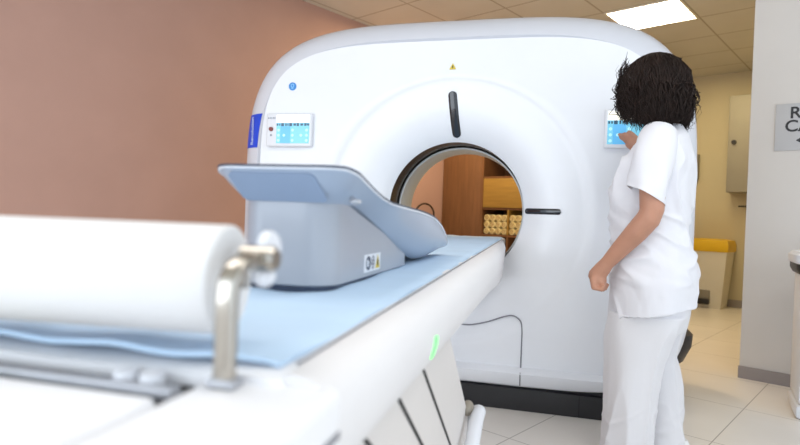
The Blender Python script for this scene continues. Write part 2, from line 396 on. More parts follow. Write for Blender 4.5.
# blue name label on the left shoulder of the housing
def rim_pt(t, z, off=0.002):
    ys = [r_[0] for r_ in RIM[2:7]]; Ws = [r_[1] for r_ in RIM[2:7]]; Ts = [r_[2] for r_ in RIM[2:7]]
    f_ = t * (len(ys) - 1); i = min(int(f_), len(ys) - 2); u_ = f_ - i
    y = ys[i] + (ys[i + 1] - ys[i]) * u_; W_ = Ws[i] + (Ws[i + 1] - Ws[i]) * u_; T_ = Ts[i] + (Ts[i + 1] - Ts[i]) * u_
    x = -W_ * (max(0, 1 - abs((z - CZ) / (T_ - CZ)) ** 4.05)) ** (1 / 4.05)
    return Vector((x - off * 0.8, y - off, z))
rows = [[rim_pt(0.03 + 0.95 * j / 10, 1.298 + 0.19 * k / 12) for j in range(11)] for k in range(13)]
lab = MB().grid(rows).obj('name_label', M['blue_label'], g)
a_ = rim_pt(0.40, 1.392, 0.0045); dv = (rim_pt(0.46, 1.392) - rim_pt(0.34, 1.392)).normalized()
upv = Vector((0, 0, 1)); xa = upv; ya = dv                      # reads upwards
xa = Vector((0, 0, 1)); ya = dv * 1.0
za = xa.cross(ya).normalized()
mw = Matrix(((xa.x, ya.x, za.x, a_.x), (xa.y, ya.y, za.y, a_.y), (xa.z, ya.z, za.z, a_.z), (0, 0, 0, 1)))
text_obj('name_text', 'Revolution', 0.036, M['label_text'], lab, mw)
# round emblem
em = MB().cyl((-0.905, 0.0, 1.632), (-0.905, -0.004, 1.632), 0.022, seg=32).obj('emblem', M['emblem'], g)
e2 = MB().tube([(-0.905 + 0.012 * sin(a) * (0.5 + 0.5 * cos(a)), -0.0045, 1.632 + 0.012 * cos(a)) for a in np.linspace(0, 2 * pi, 24)], 0.0022, 6)
e2.tube([(-0.912, -0.0045, 1.622), (-0.905, -0.0045, 1.618), (-0.898, -0.0045, 1.622)], 0.002, 6)
e2.obj('emblem_sign', M['emblem_light'], em)
# little yellow warning triangle
tri = MB().add([(-0.036, -0.008, 1.700), (-0.002, -0.008, 1.700), (-0.019, -0.008, 1.730), (-0.036, 0.002, 1.700), (-0.002, 0.002, 1.700), (-0.019, 0.002, 1.730)], [(0, 1, 2), (3, 5, 4), (0, 3, 4, 1), (1, 4, 5, 2), (2, 5, 3, 0)]).obj('warning_sticker', M['yellow'], g, smooth=False)
MB().box((-0.019, -0.0085, 1.711), (0.005, 0.001, 0.014)).obj('warning_mark', M['black'], tri, smooth=False)

# ------------------------------------------------------------------ patient couch
co = thing('patient_couch', 'long white scanner couch running into the bore with a slanted lift pedestal', 'scanner couch', (0, -1.2, 0))
OY = 1.2
def cv(x, y, z): return Vector((x, y + OY, z))
def ztop(y): return 0.805 + 0.045 * min(1, max(0, (y + 2.4) / 2.4))
# tabletop: shallow section, rounded
def couch_sec(y, k=1.0):
    z = ztop(y); hw = 0.236 * k
    pr = [(-hw, -0.012), (-hw + 0.006, -0.003), (-hw + 0.02, 0.0), (-0.12 * k, -0.004), (0, -0.006), (0.12 * k, -0.004), (hw - 0.02, 0.0), (hw - 0.006, -0.003), (hw, -0.012), (hw, -0.03), (hw - 0.03, -0.045), (-hw + 0.03, -0.045), (-hw, -0.03)]
    return [cv(x, y, z + dz - 0.008) for x, dz in pr]
ys = [-2.43, -2.425, -2.2, -1.6, -1.0, -0.5, -0.1, 0.0, 0.2, 0.40, 0.44, 0.45]
ks = [0.97, 1, 1, 1, 1, 1, 1, 0.99, 0.97, 0.93, 0.90, 0.86]
MB().loft([couch_sec(y, k) for y, k in zip(ys, ks)]).obj('tabletop', M['couch'], co, sharp=40)
for sx in (-1, 1): MB().tube([cv(sx * 0.2275, y, ztop(y) - 0.0085) for y in np.linspace(-2.38, 0.0, 30)], 0.0026, 6).obj('edge_groove', M['seam'], co)
# deep rounded side shroud, both sides and underside
def shroud(y):
    z = ztop(y) - 0.006; w0 = 0.226; zb = 0.690 - 0.045 * smoothstep(-1.0, 0, y)
    wx = 0.282 - 0.030 * smoothstep(-0.7, 0, y)
    pr = [(w0, z - 0.014), (w0 + 0.004, z - 0.002), (w0 + 0.012, z), (wx - 0.026, z - 0.004), (wx - 0.013, z - 0.010), (wx - 0.004, z - 0.022), (wx, z - 0.040), (wx - 0.002, z - 0.075), (wx - 0.010, zb + 0.012), (wx - 0.02, zb), (0.15, zb - 0.004)]
    pr = pr + [(-x, zz) for x, zz in pr[::-1]]
    return [cv(x, y, zz) for x, zz in pr]
MB().loft([shroud(y) for y in [-2.42, -2.3, -2.0, -1.7, -1.4, -1.1, -0.8, -0.5, -0.3, -0.15, -0.05, -0.012]]).obj('side_shroud', M['couch_side'], co, sharp=50)
# foot end cover, nearest the camera
fc = MB()
fc.box(cv(-0.068, -3.02, 0.7125), (0.428, 1.09, 0.145), 0.008, seg=3)
fc.box(cv(0.220, -2.96, 0.7105), (0.124, 1.115, 0.157), 0.012, seg=4)
fcov = fc.obj('foot_end_cover', M['couch'], co)
MB().box(cv(0.0, -2.98, 0.715), (0.50, 1.12, 0.098)).obj('cover_gap', M['seam'], fcov, smooth=False)
MB().box(cv(0.281, -2.9, 0.748), (0.004, 0.98, 0.008), 0.0015).obj('side_groove', M['seam'], fcov)
MB().cyl(cv(-0.035, -2.492, 0.784), cv(-0.035, -2.492, 0.786), 0.016).obj('marker_dot', M['ygreen'], fcov)
# rail across the foot end with two latch buttons
rl = MB().box(cv(-0.066, -2.4575, 0.783), (0.43, 0.017, 0.010), 0.003)
rail = rl.obj('end_rail', M['steel'], co)
MB().box(cv(-0.066, -2.440, 0.778), (0.43, 0.022, 0.006)).obj('rail_slot', M['black_gap'], rail, smooth=False)
for x in (0.088, 0.116): MB().cyl(cv(x, -2.446, 0.782), cv(x, -2.446, 0.794), 0.0115, 0.0105).obj('latch_button', M['white'], rail)
# pedestal: slanted lift column
def ped_ring(z, inset=0.0):
    s_ = (0.648 - z) * 1.40
    y1 = -1.555 + s_; y0 = -2.75 + s_ * 0.4
    hx = 0.250 - 0.02 * (1 - z / 0.65)
    return [cv(hx, y0, z), cv(hx, y1 - 0.03, z), cv(hx - 0.03, y1, z), cv(-hx + 0.03, y1, z), cv(-hx, y1 - 0.03, z), cv(-hx, y0, z)]
ped = MB().loft([ped_ring(z) for z in (0.10, 0.25, 0.45, 0.69)]).obj('pedestal', M['ped'], co, sharp=30)
for y0 in (-1.875, -2.045, -2.205, -2.36):
    mb = MB(); L = []
    for z in (0.12, 0.69):
        s_ = (0.648 - z) * 1.40; hx = 0.250 - 0.02 * (1 - z / 0.65)
        L.append([cv(hx + 0.002, y0 + s_, z), cv(hx + 0.002, y0 + s_ + 0.011, z), cv(hx - 0.006, y0 + s_ + 0.011, z), cv(hx - 0.006, y0 + s_, z)])
    mb.loft(L).obj('panel_gap', M['black_gap'], ped, smooth=False)
MB().box(cv(0, -1.45, 0.05), (0.44, 1.5, 0.10), 0.02).obj('base', M['ped'], co)
# bumper loop beside the pedestal foot
bp_ = catmull([cv(0.276, -1.62, 0.20), cv(0.276, -1.40, 0.30), cv(0.276, -1.25, 0.365), cv(0.276, -1.19, 0.372), cv(0.258, -1.155, 0.345), cv(0.250, -1.13, 0.28), cv(0.244, -1.06, 0.18), cv(0.24, -1.0, 0.08)], 6)
MB().tube(bp_, 0.020, 14).obj('bumper_bar', M['white'], co)
MB().ell(cv(0.245, -1.21, 0.385), (0.018, 0.03, 0.022)).obj('release_knob', M['beige'], co)
MB().ell(cv(0.2785, -1.960, 0.728), (0.004, 0.0065, 0.021), Matrix.Rotation(radians(14), 4, 'Y')).obj('laser_spot', M['green_laser'], co)  # spot of laser light on the shroud, added as a glowing ellipsoid, no lamp

# pale blue pad lying on the couch
rows = []
rnd = random.Random(2)
for i in range(90):
    y = -2.405 + (0.425 + 2.405) * i / 89
    row = []
    for j in range(29):
        u_ = -1 + 2 * j / 28; hw = 0.220 - 0.015 * smoothstep(0.1, 0.45, y)
        x = hw * u_ + 0.0015 * noise.noise(Vector((0, y * 5, u_ > 0)))
        z = ztop(y) - 0.0065 - 0.004 * (1 - u_ * u_) + 0.004 + 0.0026 * noise.noise(Vector((x * 16, y * 2.2, 3))) + 0.0014 * sin(y * 26 + 2.5 * x)
        z -= 0.0055 * max(0, (abs(u_) - 0.88) / 0.12) ** 2
        if i < 8: z += 0.010 * ((8 - i) / 8) ** 2 * (0.6 + 0.4 * noise.noise(Vector((x * 14, 0, 0))))
        row.append(Vector((x, y, z)))
    rows.append(row)
n_i, n_j = len(rows), len(rows[0])
mb = MB(); mb.grid(rows); k0 = len(mb.v)
mb.v += [v - Vector((0, 0, 0.005)) for v in mb.v[:k0]]
mb.f += [tuple(i + k0 for i in f_)[::-1] for f_ in list(mb.f)]
edge = [j for j in range(n_j)] + [i * n_j + n_j - 1 for i in range(1, n_i)] + [(n_i - 1) * n_j + j for j in range(n_j - 2, -1, -1)] + [i * n_j for i in range(n_i - 2, 0, -1)]
for a, b in zip(edge, edge[1:] + edge[:1]): mb.f.append((a, b, b + k0, a + k0))
tag(mb.obj('couch_pad', M['mat_blue'], None, sharp=60), 'pale blue pad covering the top of the scanner couch', 'pad')

# ------------------------------------------------------------------ positioning cradle on the couch
cr = thing('positioning_cradle', 'grey-blue scoop-shaped body support cradle standing on the pale blue pad', 'cradle', (0, -1.65, 0.805))
def cc(x, y, z): return Vector((x, y + 1.65, z - 0.805))
def rr2(x0, x1, y0, y1, r_, n=8):
    out = []
    for cx_, cy_, a0 in ((x1 - r_, y1 - r_, 0), (x0 + r_, y1 - r_, pi / 2), (x0 + r_, y0 + r_, pi), (x1 - r_, y0 + r_, 1.5 * pi)):
        for k in range(n + 1):
            a = a0 + pi / 2 * k / n; out.append((cx_ + r_ * cos(a), cy_ + r_ * sin(a)))
    return out
BX0, BX1, BY0, BY1 = -0.080, 0.100, -1.985, -1.415
zrim_t = [(-2.1, 1.017), (-2.02, 1.015), (-1.98, 1.004), (-1.94, 0.994), (-1.905, 0.985), (-1.85, 0.974), (-1.787, 0.966), (-1.66, 0.960), (-1.54, 0.956), (-1.42, 0.949), (-1.32, 0.938), (-1.24, 0.920), (-1.18, 0.898), (-1.15, 0.882), (-1.12, 0.862)]
zund_t = [(-2.1, 0.957), (-1.95, 0.957), (-1.867, 0.955), (-1.805, 0.942), (-1.712, 0.915), (-1.61, 0.885), (-1.526, 0.861), (-1.462, 0.843), (-1.38, 0.828), (-1.28, 0.822), (-1.18, 0.832)]
base_rings = []
for z in (0.815, 0.818, 0.83, 0.87, 0.91, 0.95, 0.965):
    rg = []
    for x, y in rr2(BX0, BX1, BY0, BY1, 0.055, 8):
        fl = 0.004 if z < 0.817 else 0
        zz = min(z, interp(zund_t, y) + 0.012) if z > 0.825 else z
        rg.append(cc(x + (fl if x < 0 else -fl), y + (fl if y < -1.7 else -fl), zz))
    base_rings.append(rg)
basep = MB().loft(base_rings).obj('base', M['cradle'], cr, sharp=50)
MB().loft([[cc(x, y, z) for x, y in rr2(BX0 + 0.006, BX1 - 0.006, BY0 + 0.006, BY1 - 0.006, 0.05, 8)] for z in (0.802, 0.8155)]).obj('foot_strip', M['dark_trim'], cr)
# scoop: loops from the underside to the rim and down into the hollow
RX0, RX1, RY0, RY1 = -0.108, 0.150, -2.035, -1.118
def loop(x0, x1, y0, y1, r_, zf, n=10):
    pts = rr2(x0, x1, y0, y1, r_, n); dense = []
    for (a, b) in zip(pts, pts[1:] + pts[:1]):
        L = math.hypot(b[0] - a[0], b[1] - a[1]); m_ = 1
        dense.append((a, b))
    out = []
    # 12 subdivisions on the four straights only
    for idx, (a, b) in enumerate(dense):
        out.append(a)
        if (idx + 1) % (n + 1) == 0:
            for k in range(1, 24): out.append((a[0] + (b[0] - a[0]) * k / 24, a[1] + (b[1] - a[1]) * k / 24))
    return [cc(x, y, zf(x, y)) for x, y in out]
def zr(x, y): return interp(zrim_t, y) + 0.0 * x
def zu(x, y): return interp(zund_t, y)
lo_u = (BX0 + 0.004, BX1 - 0.004, BY0 + 0.004, -1.19, 0.05)
lo_r = (RX0, RX1, RY0, RY1, 0.05)
def mix_loop(t, bulge=0.0):
    a = [lo_u[i] + (lo_r[i] - lo_u[i]) * t for i in range(5)]
    tz = t
    def zf(x, y):
        return zu(x, y) * (1 - tz) + zr(x, y) * tz - bulge * smoothstep(-1.75, -1.3, y)
    return loop(*a, zf)
def scoop_ring(t):        # t 0..1 underside -> rim, bulging out at the far scoop end
    tt = math.sin(t * pi / 2) ** 0.55 * (1 + 0.25 * math.sin(pi * t))
    a = [lo_u[i] + (lo_r[i] - lo_u[i]) * t for i in range(5)]
    b = [lo_u[i] + (lo_r[i] - lo_u[i]) * tt for i in range(5)]
    out = []
    la = loop(*a, lambda x, y: zu(x, y) * (1 - t) + zr(x, y) * t)
    lb = loop(*b, lambda x, y: zu(x, y) * (1 - t) + zr(x, y) * t)
    for p_, q_ in zip(la, lb):
        k = smoothstep(-1.8, -1.4, p_.y - 1.65)
        out.append(p_.lerp(q_, k))
    return out
under = [scoop_ring(t) for t in (0, .08, .2, .35, .5, .65, .8, .92, 1.0)]
topin = []
for t, dz in ((0.985, 0.003), (0.95, 0.0), (0.85, -0.012), (0.65, -0.035), (0.4, -0.05), (0.15, -0.055)):
    a = ((RX0 + RX1) / 2 + (RX0 - (RX0 + RX1) / 2) * t, (RX0 + RX1) / 2 + (RX1 - (RX0 + RX1) / 2) * t, (RY0 + RY1) / 2 + (RY0 - (RY0 + RY1) / 2) * t, (RY0 + RY1) / 2 + (RY1 - (RY0 + RY1) / 2) * t, 0.055 * t)
    topin.append(loop(*a, lambda x, y: max(zr(x, y) + dz, zu(x, y) + 0.012) if t > 0.9 else max(zr(x, y) + dz, min(zu(x, y) + 0.02, zr(x, y)))))
# close underside
scoop = MB().loft(under + topin).obj('scoop', M['cradle_pad'], cr, sharp=70)
rimloop = scoop_ring(1.0)
MB().tube([p_ + Vector((0, 0, 0.0022)) for p_ in rimloop], 0.0020, 8, closed=True).obj('rim_edging', M['dark_trim'], cr)
MB().tube([p_ + Vector((0, 0, 0.0005)) + (Vector((0.0, -1.65 + 1.65, 0)) - Vector((p_.x, 0, 0))).normalized() * -0.0006 for p_ in scoop_ring(0.97)], 0.0022, 8, closed=True).obj('rim_highlight_trim', M['white'], cr)
# insert panel on the front underside
def under_front(x, t):
    y = (lo_u[2] * (1 - t) + lo_r[2] * t); z = 0.957 * (1 - t) + interp(zrim_t, y) * t
    return Vector((x, y, z))
nrm = Vector((0, -(1.020 - 0.957), -(lo_u[2] - lo_r[2]))).normalized()
ins = []
for u_, v_ in rr2(0, 1.75, 0, 1, 0.16, 6):
    t = 0.10 + 0.76 * v_; xl = -0.058 - 0.020 * t; xr = 0.098 - 0.018 * t
    ins.append(cc(*(under_front(xl + (xr - xl) * u_ / 1.75, t) + nrm * 0.0030)))
cen = sum(ins, Vector()) / len(ins)
MB().add([p_ - nrm * 0.004 for p_ in ins] + ins, [tuple(range(len(ins), 2 * len(ins)))] + [(k, (k + 1) % len(ins), len(ins) + (k + 1) % len(ins), len(ins) + k) for k in range(len(ins))]).obj('insert_panel', M['cradle_insert'], cr, smooth=False)
kb = Vector((0.128, -1.965, 0.968))
MB().cyl(cc(*(kb)), cc(*(kb + Vector((0.012, -0.016, -0.006)))), 0.0055, 0.005, 12).ell(cc(*(kb + Vector((0.014, -0.018, -0.005)))), (0.010, 0.006, 0.005)).obj('fixing_knob', M['steel'], cr)
# warning sticker on the right flank of the base
sy0, sy1, sz0, sz1 = -1.800, -1.690, 0.826, 0.862
def flank(y, z, off): return cc(BX1 + off, y, z)
st = MB().add([flank(sy0, sz0, .0012), flank(sy1, sz0, .0012), flank(sy1, sz1, .0012), flank(sy0, sz1, .0012), flank(sy0, sz0, -.002), flank(sy1, sz0, -.002), flank(sy1, sz1, -.002), flank(sy0, sz1, -.002)], [(0, 1, 2, 3), (4, 7, 6, 5), (0, 4, 5, 1), (1, 5, 6, 2), (2, 6, 7, 3), (3, 7, 4, 0)]).obj('sticker', M['white'], cr, smooth=False)
zc_ = (sz0 + sz1) / 2
MB().cyl(flank(-1.775, zc_, 0.0), flank(-1.775, zc_, .0022), 0.0145, seg=24).obj('blue_sign', M['dark_trim'], st)
MB().tube([flank(-1.782 + 0.004 * cos(a), zc_ + 0.006 * sin(a), .0024) for a in np.linspace(0, 2 * pi, 14)], 0.0016, 6).obj('blue_sign_figure', M['white'], st)
MB().tube([flank(-1.744 + 0.008 * cos(a), zc_ + 0.0135 * sin(a), .0015) for a in np.linspace(0, 2 * pi, 22)], 0.0011, 6).tube([flank(-1.744 + 0.005 * cos(a), zc_ + 0.005 * sin(a), .0015) for a in np.linspace(0, 2 * pi, 14)], 0.0011, 6).obj('ring_sign', M['seam'], st)
MB().add([flank(-1.727, zc_ - 0.014, .002), flank(-1.695, zc_ - 0.014, .002), flank(-1.711, zc_ + 0.016, .002)], [(0, 1, 2)]).obj('yellow_triangle', M['yellow'], st, smooth=False)
MB().box(flank(-1.711, zc_ - 0.002, .0022), (0.001, 0.006, 0.014)).obj('triangle_mark', M['black'], st, smooth=False)

# ------------------------------------------------------------------ paper roll and its holder
RY, RZ, RR = -2.385, 0.874, 0.0535
ro = MB()
prof = [(0.012, -0.42), (RR - 0.002, -0.42), (RR, -0.418), (RR, 0.152), (RR - 0.0025, 0.1545), (0.034, 0.153), (0.016, 0.1515), (0.012, 0.150)]
ro.loft([[Vector((0, r_ * cos(a), r_ * sin(a))) + Vector((x, 0, 0)) for a in [2 * pi * k / 72 for k in range(72)]] for r_, x in prof], caps=False, closed=True)
roll = ro.obj('paper_roll', M['paper'], None, sharp=40); RYAW = radians(7); roll.location = Vector((0.152, RY, RZ)) - Matrix.Rotation(RYAW, 3, 'Z') @ Vector((0.152, 0, 0)); roll.rotation_euler = (0, 0, RYAW)
tag(roll, 'thick white couch paper roll lying across the foot end of the couch', 'paper roll')
ho = thing('roll_holder', 'chrome paper roll holder with bent post clamped on the couch foot end', 'holder', (0.180, -2.44, 0.79))
def hc(x, y, z): return Vector((x - 0.180, y + 2.44, z - 0.79))
MB().cyl(hc(-0.432, RY - 0.0735, RZ), hc(0.152, RY, RZ), 0.0085).cyl(hc(0.15, RY, RZ), hc(0.170, RY + 0.004, RZ), 0.0085).obj('axle', M['chrome'], ho)
pb = catmull([hc(0.189, -2.447, 0.781), hc(0.189, -2.447, 0.83), hc(0.189, -2.447, 0.868), hc(0.190, -2.443, 0.885), hc(0.190, -2.430, 0.895), hc(0.190, -2.41, 0.897), hc(0.188, -2.392, 0.897)], 5)
pr = []
for i, p_ in enumerate(pb):
    t_ = (pb[min(i + 1, len(pb) - 1)] - pb[max(i - 1, 0)]).normalized(); s_ = Vector((1, 0, 0)); n_ = t_.cross(s_).normalized()
    pr.append([p_ + s_ * 0.0098 * math.copysign(abs(cos(a)) ** 0.6, cos(a)) + n_ * 0.0065 * math.copysign(abs(sin(a)) ** 0.6, sin(a)) for a in [2 * pi * k / 20 for k in range(20)]])
MB().loft(pr).obj('post', M['chrome'], ho, sharp=50)
MB().box(hc(0.189, -2.447, 0.794), (0.028, 0.020, 0.008), 0.003).obj('clamp', M['steel'], ho)
MB().cyl(hc(0.172, -2.392, 0.897), hc(0.203, -2.392, 0.897), 0.0125).cyl(hc(0.203, -2.392, 0.897), hc(0.206, -2.392, 0.897), 0.0125, 0.010).obj('arm_end', M['chrome'], ho)
MB().cyl(hc(0.184, -2.372, 0.904), hc(0.190, -2.372, 0.904), 0.0190).cyl(hc(0.190, -2.372, 0.904), hc(0.1925, -2.372, 0.904), 0.0190, 0.017).obj('knob', M['white'], ho)
MB().ell(hc(0.188, -2.380, 0.879), (0.010, 0.013, 0.011)).obj('lock_pin', M['white'], ho)

# ------------------------------------------------------------------ person
TH_P = math.atan2(0.96408343, 0.26559959)
per_loc = (0.869, -0.421, 0.0)
hy = radians(-58)                                   # head turned towards the touch panel
HC = Vector((0, 0.03, 1.487))
HR = Matrix.Translation(HC) @ Matrix.Rotation(hy, 4, 'Z') @ Matrix.Rotation(radians(-8), 4, 'X')
def H(x, y, z): return HR @ Vector((x, y, z))
b = MB()
b.ell(HC + Vector((0, 0, 0.022)), (0.077, 0.093, 0.096), HR.to_3x3().to_4x4())
b.ell(H(0, 0.022, -0.045), (0.058, 0.068, 0.068), HR.to_3x3().to_4x4())
b.ell(H(0, 0.060, -0.088), (0.026, 0.024, 0.022), HR.to_3x3().to_4x4())             # chin
b.tube([H(0, 0.088, 0.018), H(0, 0.104, -0.012), H(0, 0.110, -0.024)], [0.007, 0.010, 0.013], 8)   # nose
b.tube([H(-0.02, 0.088, -0.054), H(0, 0.094, -0.054), H(0.02, 0.088, -0.054)], [0.006, 0.008, 0.006], 8)
for s_ in (-1, 1):
    b.ell(H(s_ * 0.079, -0.005, -0.005), (0.009, 0.02, 0.032), HR.to_3x3().to_4x4())
    b.tube([H(s_ * 0.014, 0.086, 0.028), H(s_ * 0.036, 0.084, 0.032), H(s_ * 0.055, 0.068, 0.026)], 0.0075, 8)
b.tube([(0, 0.015, 1.45), (0, -0.005, 1.38), (0, -0.022, 1.31), (0, -0.02, 1.24)], [0.05, 0.051, 0.058, 0.08], 16)
def ering(z, ca, cb, ra, rb, n=40, tilt=0.0, p=2.0):
    out = []
    for k in range(n):
        a = 2 * pi * k / n; ct, st_ = cos(a), sin(a)
        x = ra * math.copysign(abs(ct) ** (2 / p), ct); y = rb * math.copysign(abs(st_) ** (2 / p), st_)
        out.append(Vector((ca + x, cb + y, z + tilt * (cb + y))))
    return out
b.loft([ering(1.31, 0, -.02, .06, .05), ering(1.27, 0, -.015, .15, .08), ering(1.2, 0, 0, .165, .105), ering(1.05, 0, .015, .15, .125), ering(.93, 0, .015, .135, .115), ering(.82, 0, 0, .16, .125), ering(.7, 0, -.01, .165, .13), ering(.62, 0, -.01, .14, .11)])
# left arm hanging, slightly bent, with a loose fist
b.tube([(-.15, -.005, 1.255), (-.185, -.004, 1.18), (-.205, -.004, 1.08), (-.213, -.006, 1.0), (-.214, .004, .968), (-.208, .045, .915), (-.195, .100, .850), (-.184, .146, .794)], [.055, .052, .046, .043, .043, .041, .034, .0265], 16)
b.tube([(-.184, .146, .794), (-.180, .165, .768), (-.176, .186, .738), (-.175, .193, .722)], [.027, .031, .034, .028], 12)
def cap(path, rs): b.tube(path, rs, 8)
for i, (a, ln) in enumerate(((-.209, .92), (-.188, 1.0), (-.166, 1.04), (-.146, .98))):
    k = Vector((a, .200 - (0.006 if i in (0, 3) else 0), .722))
    cap([Vector((a * .5 - .09, .175, .75)), k, k + Vector((0, -.006, -.030)) * ln, k + Vector((0, -.038, -.034)) * ln, k + Vector((0, -.046, -.012)) * ln], [.012, .0118, .0110, .0102, .009])
cap([(-.158, .155, .776), (-.142, .180, .748), (-.150, .198, .722), (-.168, .206, .708)], [.014, .0125, .0115, .0095])
b.ell((-.176, .172, .722), (.034, .024, .030))
# right arm bent, reaching to the touch panel
b.tube([(.15, -.005, 1.255), (.24, -.03, 1.18), (.335, -.06, 1.10), (.352, -.045, 1.085), (.356, .02, 1.16), (.350, .075, 1.245), (.346, .11, 1.288)], [.055, .05, .043, .042, .037, .030, .026], 16)
b.tube([(.346, .11, 1.288), (.348, .13, 1.305), (.352, .155, 1.325), (.353, .168, 1.333)], [.026, .029, .031, .026], 12)
for i, (dx, tip) in enumerate((( -.026, (.352, .198, 1.352)), (-.009, (.350, .215, 1.362)), (.009, (.352, .214, 1.352)), (.026, (.372, .197, 1.335)))):
    k = Vector((.352 + dx * .35, .168, 1.333 + -dx * .8)); tp = Vector(tip) + Vector((dx * .3, 0, -dx * .35)); mid = k.lerp(tp, .5) + Vector((-.006, .004, .008))
    cap([Vector((.35, .14, 1.312)), k, mid, tp], [.011, .0105, .0095, .0078])
cap([(.350, .120, 1.315), (.338, .135, 1.345), (.336, .158, 1.368), (.340, .172, 1.376)], [.013, .012, .0105, .0085])
# legs and feet
LL = [(.62, -.08, .0, .085, .10), (.48, -.09, .035, .07, .075), (.40, -.095, .045, .055, .06), (.25, -.1, .05, .05, .055), (.1, -.1, .05, .038, .042), (.05, -.1, .055, .038, .05)]
RL = [(.62, .08, -.02, .085, .10), (.48, .09, -.012, .07, .075), (.40, .095, -.015, .055, .06), (.25, .1, -.04, .05, .055), (.1, .1, -.05, .038, .042), (.05, .1, -.045, .038, .05)]
for Lg in (LL, RL): b.loft([ering(*r_, n=24) for r_ in Lg])
for x, y in ((-.1, .075), (.1, -.03)): b.ell((x, y, .038), (.036, .095, .028))
bme = vunion(b, 0.0045, 3)
person = link('person', bme, M['skin'], None)
person.location = per_loc; person.rotation_euler = (0, 0, TH_P)
tag(person, 'person with dark curly bob in white tunic and trousers pressing the right touch panel', 'person')
for s_ in (-1, 1): MB().ell(H(s_ * 0.032, 0.083, 0.014), (0.011, 0.008, 0.007), HR.to_3x3().to_4x4()).obj('eye', M['eye'], person)

# clothing
def wr(c_, sc_, seed): return noise.noise(Vector((c_.x * sc_[0] + seed, c_.y * sc_[1], c_.z * sc_[2])))
t = MB()
TT = [(1.345, 0, -.022, .062, .060), (1.335, 0, -.022, .082, .064), (1.318, 0, -.022, .120, .076), (1.295, 0, -.02, .158, .092), (1.25, 0, -.012, .180, .112), (1.19, 0, .002, .182, .134), (1.12, 0, .018, .178, .152), (1.05, 0, .026, .172, .158), (.98, 0, .028, .166, .154), (.92, 0, .026, .168, .152), (.85, 0, .014, .180, .160), (.76, 0, .000, .196, .166), (.68, 0, .0, .205, .168), (.615, 0, .002, .209, .166), (.596, 0, .002, .211, .167)]
def tring(r_):
    return ering(*r_, n=56, p=2.25, tilt=-0.22 * smoothstep(.78, .58, r_[0]))
t.loft([tring(r_) for r_ in TT])
def sleeve(P, R_, seg=20): t.tube(P, R_, seg)
sleeve([(.10, -.008, 1.275), (.15, -.006, 1.25), (.22, -.025, 1.185), (.30, -.05, 1.12)], [.070, .075, .070, .066])
tme = vunion(t, 0.006, 5)
def ridge(c_, sc_, seed):
    v = abs(wr(c_, sc_, seed)); return max(0.0, 1 - v * 3.2) ** 1.6
def tun(c_, n_):
    d_ = 0.014 * wr(c_, (7, 7, 3.0), 1.3) - 0.007
    q = Vector((c_.x, c_.y + c_.z * .55, c_.z - c_.y * .35))
    d_ += 0.011 * ridge(q, (5, 4, 13), 2.7) * smoothstep(1.06, .96, c_.z) * smoothstep(.66, .76, c_.z)         # waist creases
    q2 = Vector((c_.x, c_.y - c_.z * .45, c_.z))
    d_ += 0.014 * ridge(q2, (6, 10, 2.2), 6.1) * smoothstep(.93, 1.03, c_.z) * smoothstep(1.28, 1.18, c_.z)     # hanging folds of the back
    d_ += 0.007 * ridge(q2, (6, 9, 2.4), 8.8) * smoothstep(.80, .70, c_.z)
    return d_ + 0.0016 * wr(c_, (38, 38, 25), 5)
displace(tme, tun)
tunic = link('tunic', tme, M['cloth'], person)
# left sleeve: an open cloth tube with a turned hem
def sleeve_mesh(P, R_, lean):
    P = catmull(P, 8); R2 = [R_[0] + (R_[-1] - R_[0]) * i / (len(P) - 1) for i in range(len(P))]
    rr_ = [interp(list(zip([i * 8 for i in range(len(R_))], R_)), i) for i in range(len(P))]
    n_ = 44; out = []; L = len(P)
    def ring_(i, r_, dz=0):
        T = (P[min(i + 1, L - 1)] - P[max(i - 1, 0)]).normalized(); Y = Vector((0, 1, 0)); Y = (Y - T * Y.dot(T)).normalized(); X = Y.cross(T)
        rg = []
        for k in range(n_):
            a = 2 * pi * k / n_; f_ = i / (L - 1)
            q = P[i] + (Y * cos(a) * 1.04 + X * sin(a) * 0.94) * r_
            q = q + T * (dz - lean * f_ ** 2 * cos(a) * r_)
            d_ = f_ * (0.0045 * sin(3 * a + 9 * f_) + 0.006 * wr(q, (12, 12, 7), 2.1) + 0.003 * sin(5 * a - 6 * f_))
            rg.append(q + (q - P[i]).normalized() * d_)
        return rg
    for i in range(L):
        r_ = rr_[i]
        if i == L - 4: r_ -= 0.0015
        out.append(ring_(i, r_))
    out.append(ring_(L - 1, rr_[-1] - 0.004, -0.001)); out.append(ring_(L - 5, rr_[-5] - 0.005))
    mb = MB(); mb.loft(out, caps=False); return mb
sleeve_mesh([(-.118, -.010, 1.296), (-.150, -.006, 1.255), (-.176, .002, 1.19), (-.193, .010, 1.115), (-.205, .016, 1.052)], [.060, .069, .070, .068, .070], 0.42).obj('sleeve', M['cloth'], tunic, sharp=60)
tr = MB()
PL = [(.66, 0, -.005, .17, .135), (.60, 0, .000, .178, .138), (.56, 0, .006, .180, .136), (.53, 0, .010, .176, .130)]
tr.loft([ering(*r_, n=48, p=2.2) for r_ in PL])
TL = [(.60, -.090, .010, .098, .138), (.50, -.096, .036, .094, .118), (.40, -.099, .050, .090, .103), (.28, -.1, .058, .087, .096), (.16, -.1, .060, .087, .092), (.05, -.1, .061, .090, .093), (.012, -.1, .062, .092, .095)]
TR = [(.60, .088, -.012, .096, .125), (.50, .094, -.012, .090, .098), (.40, .098, -.012, .084, .078), (.28, .1, -.030, .082, .084), (.16, .1, -.040, .083, .086), (.05, .1, -.044, .086, .089), (.012, .1, -.045, .087, .091)]
for Lg in (TL, TR): tr.loft([ering(*r_, n=36) for r_ in Lg])
trm = vunion(tr, 0.006, 5)
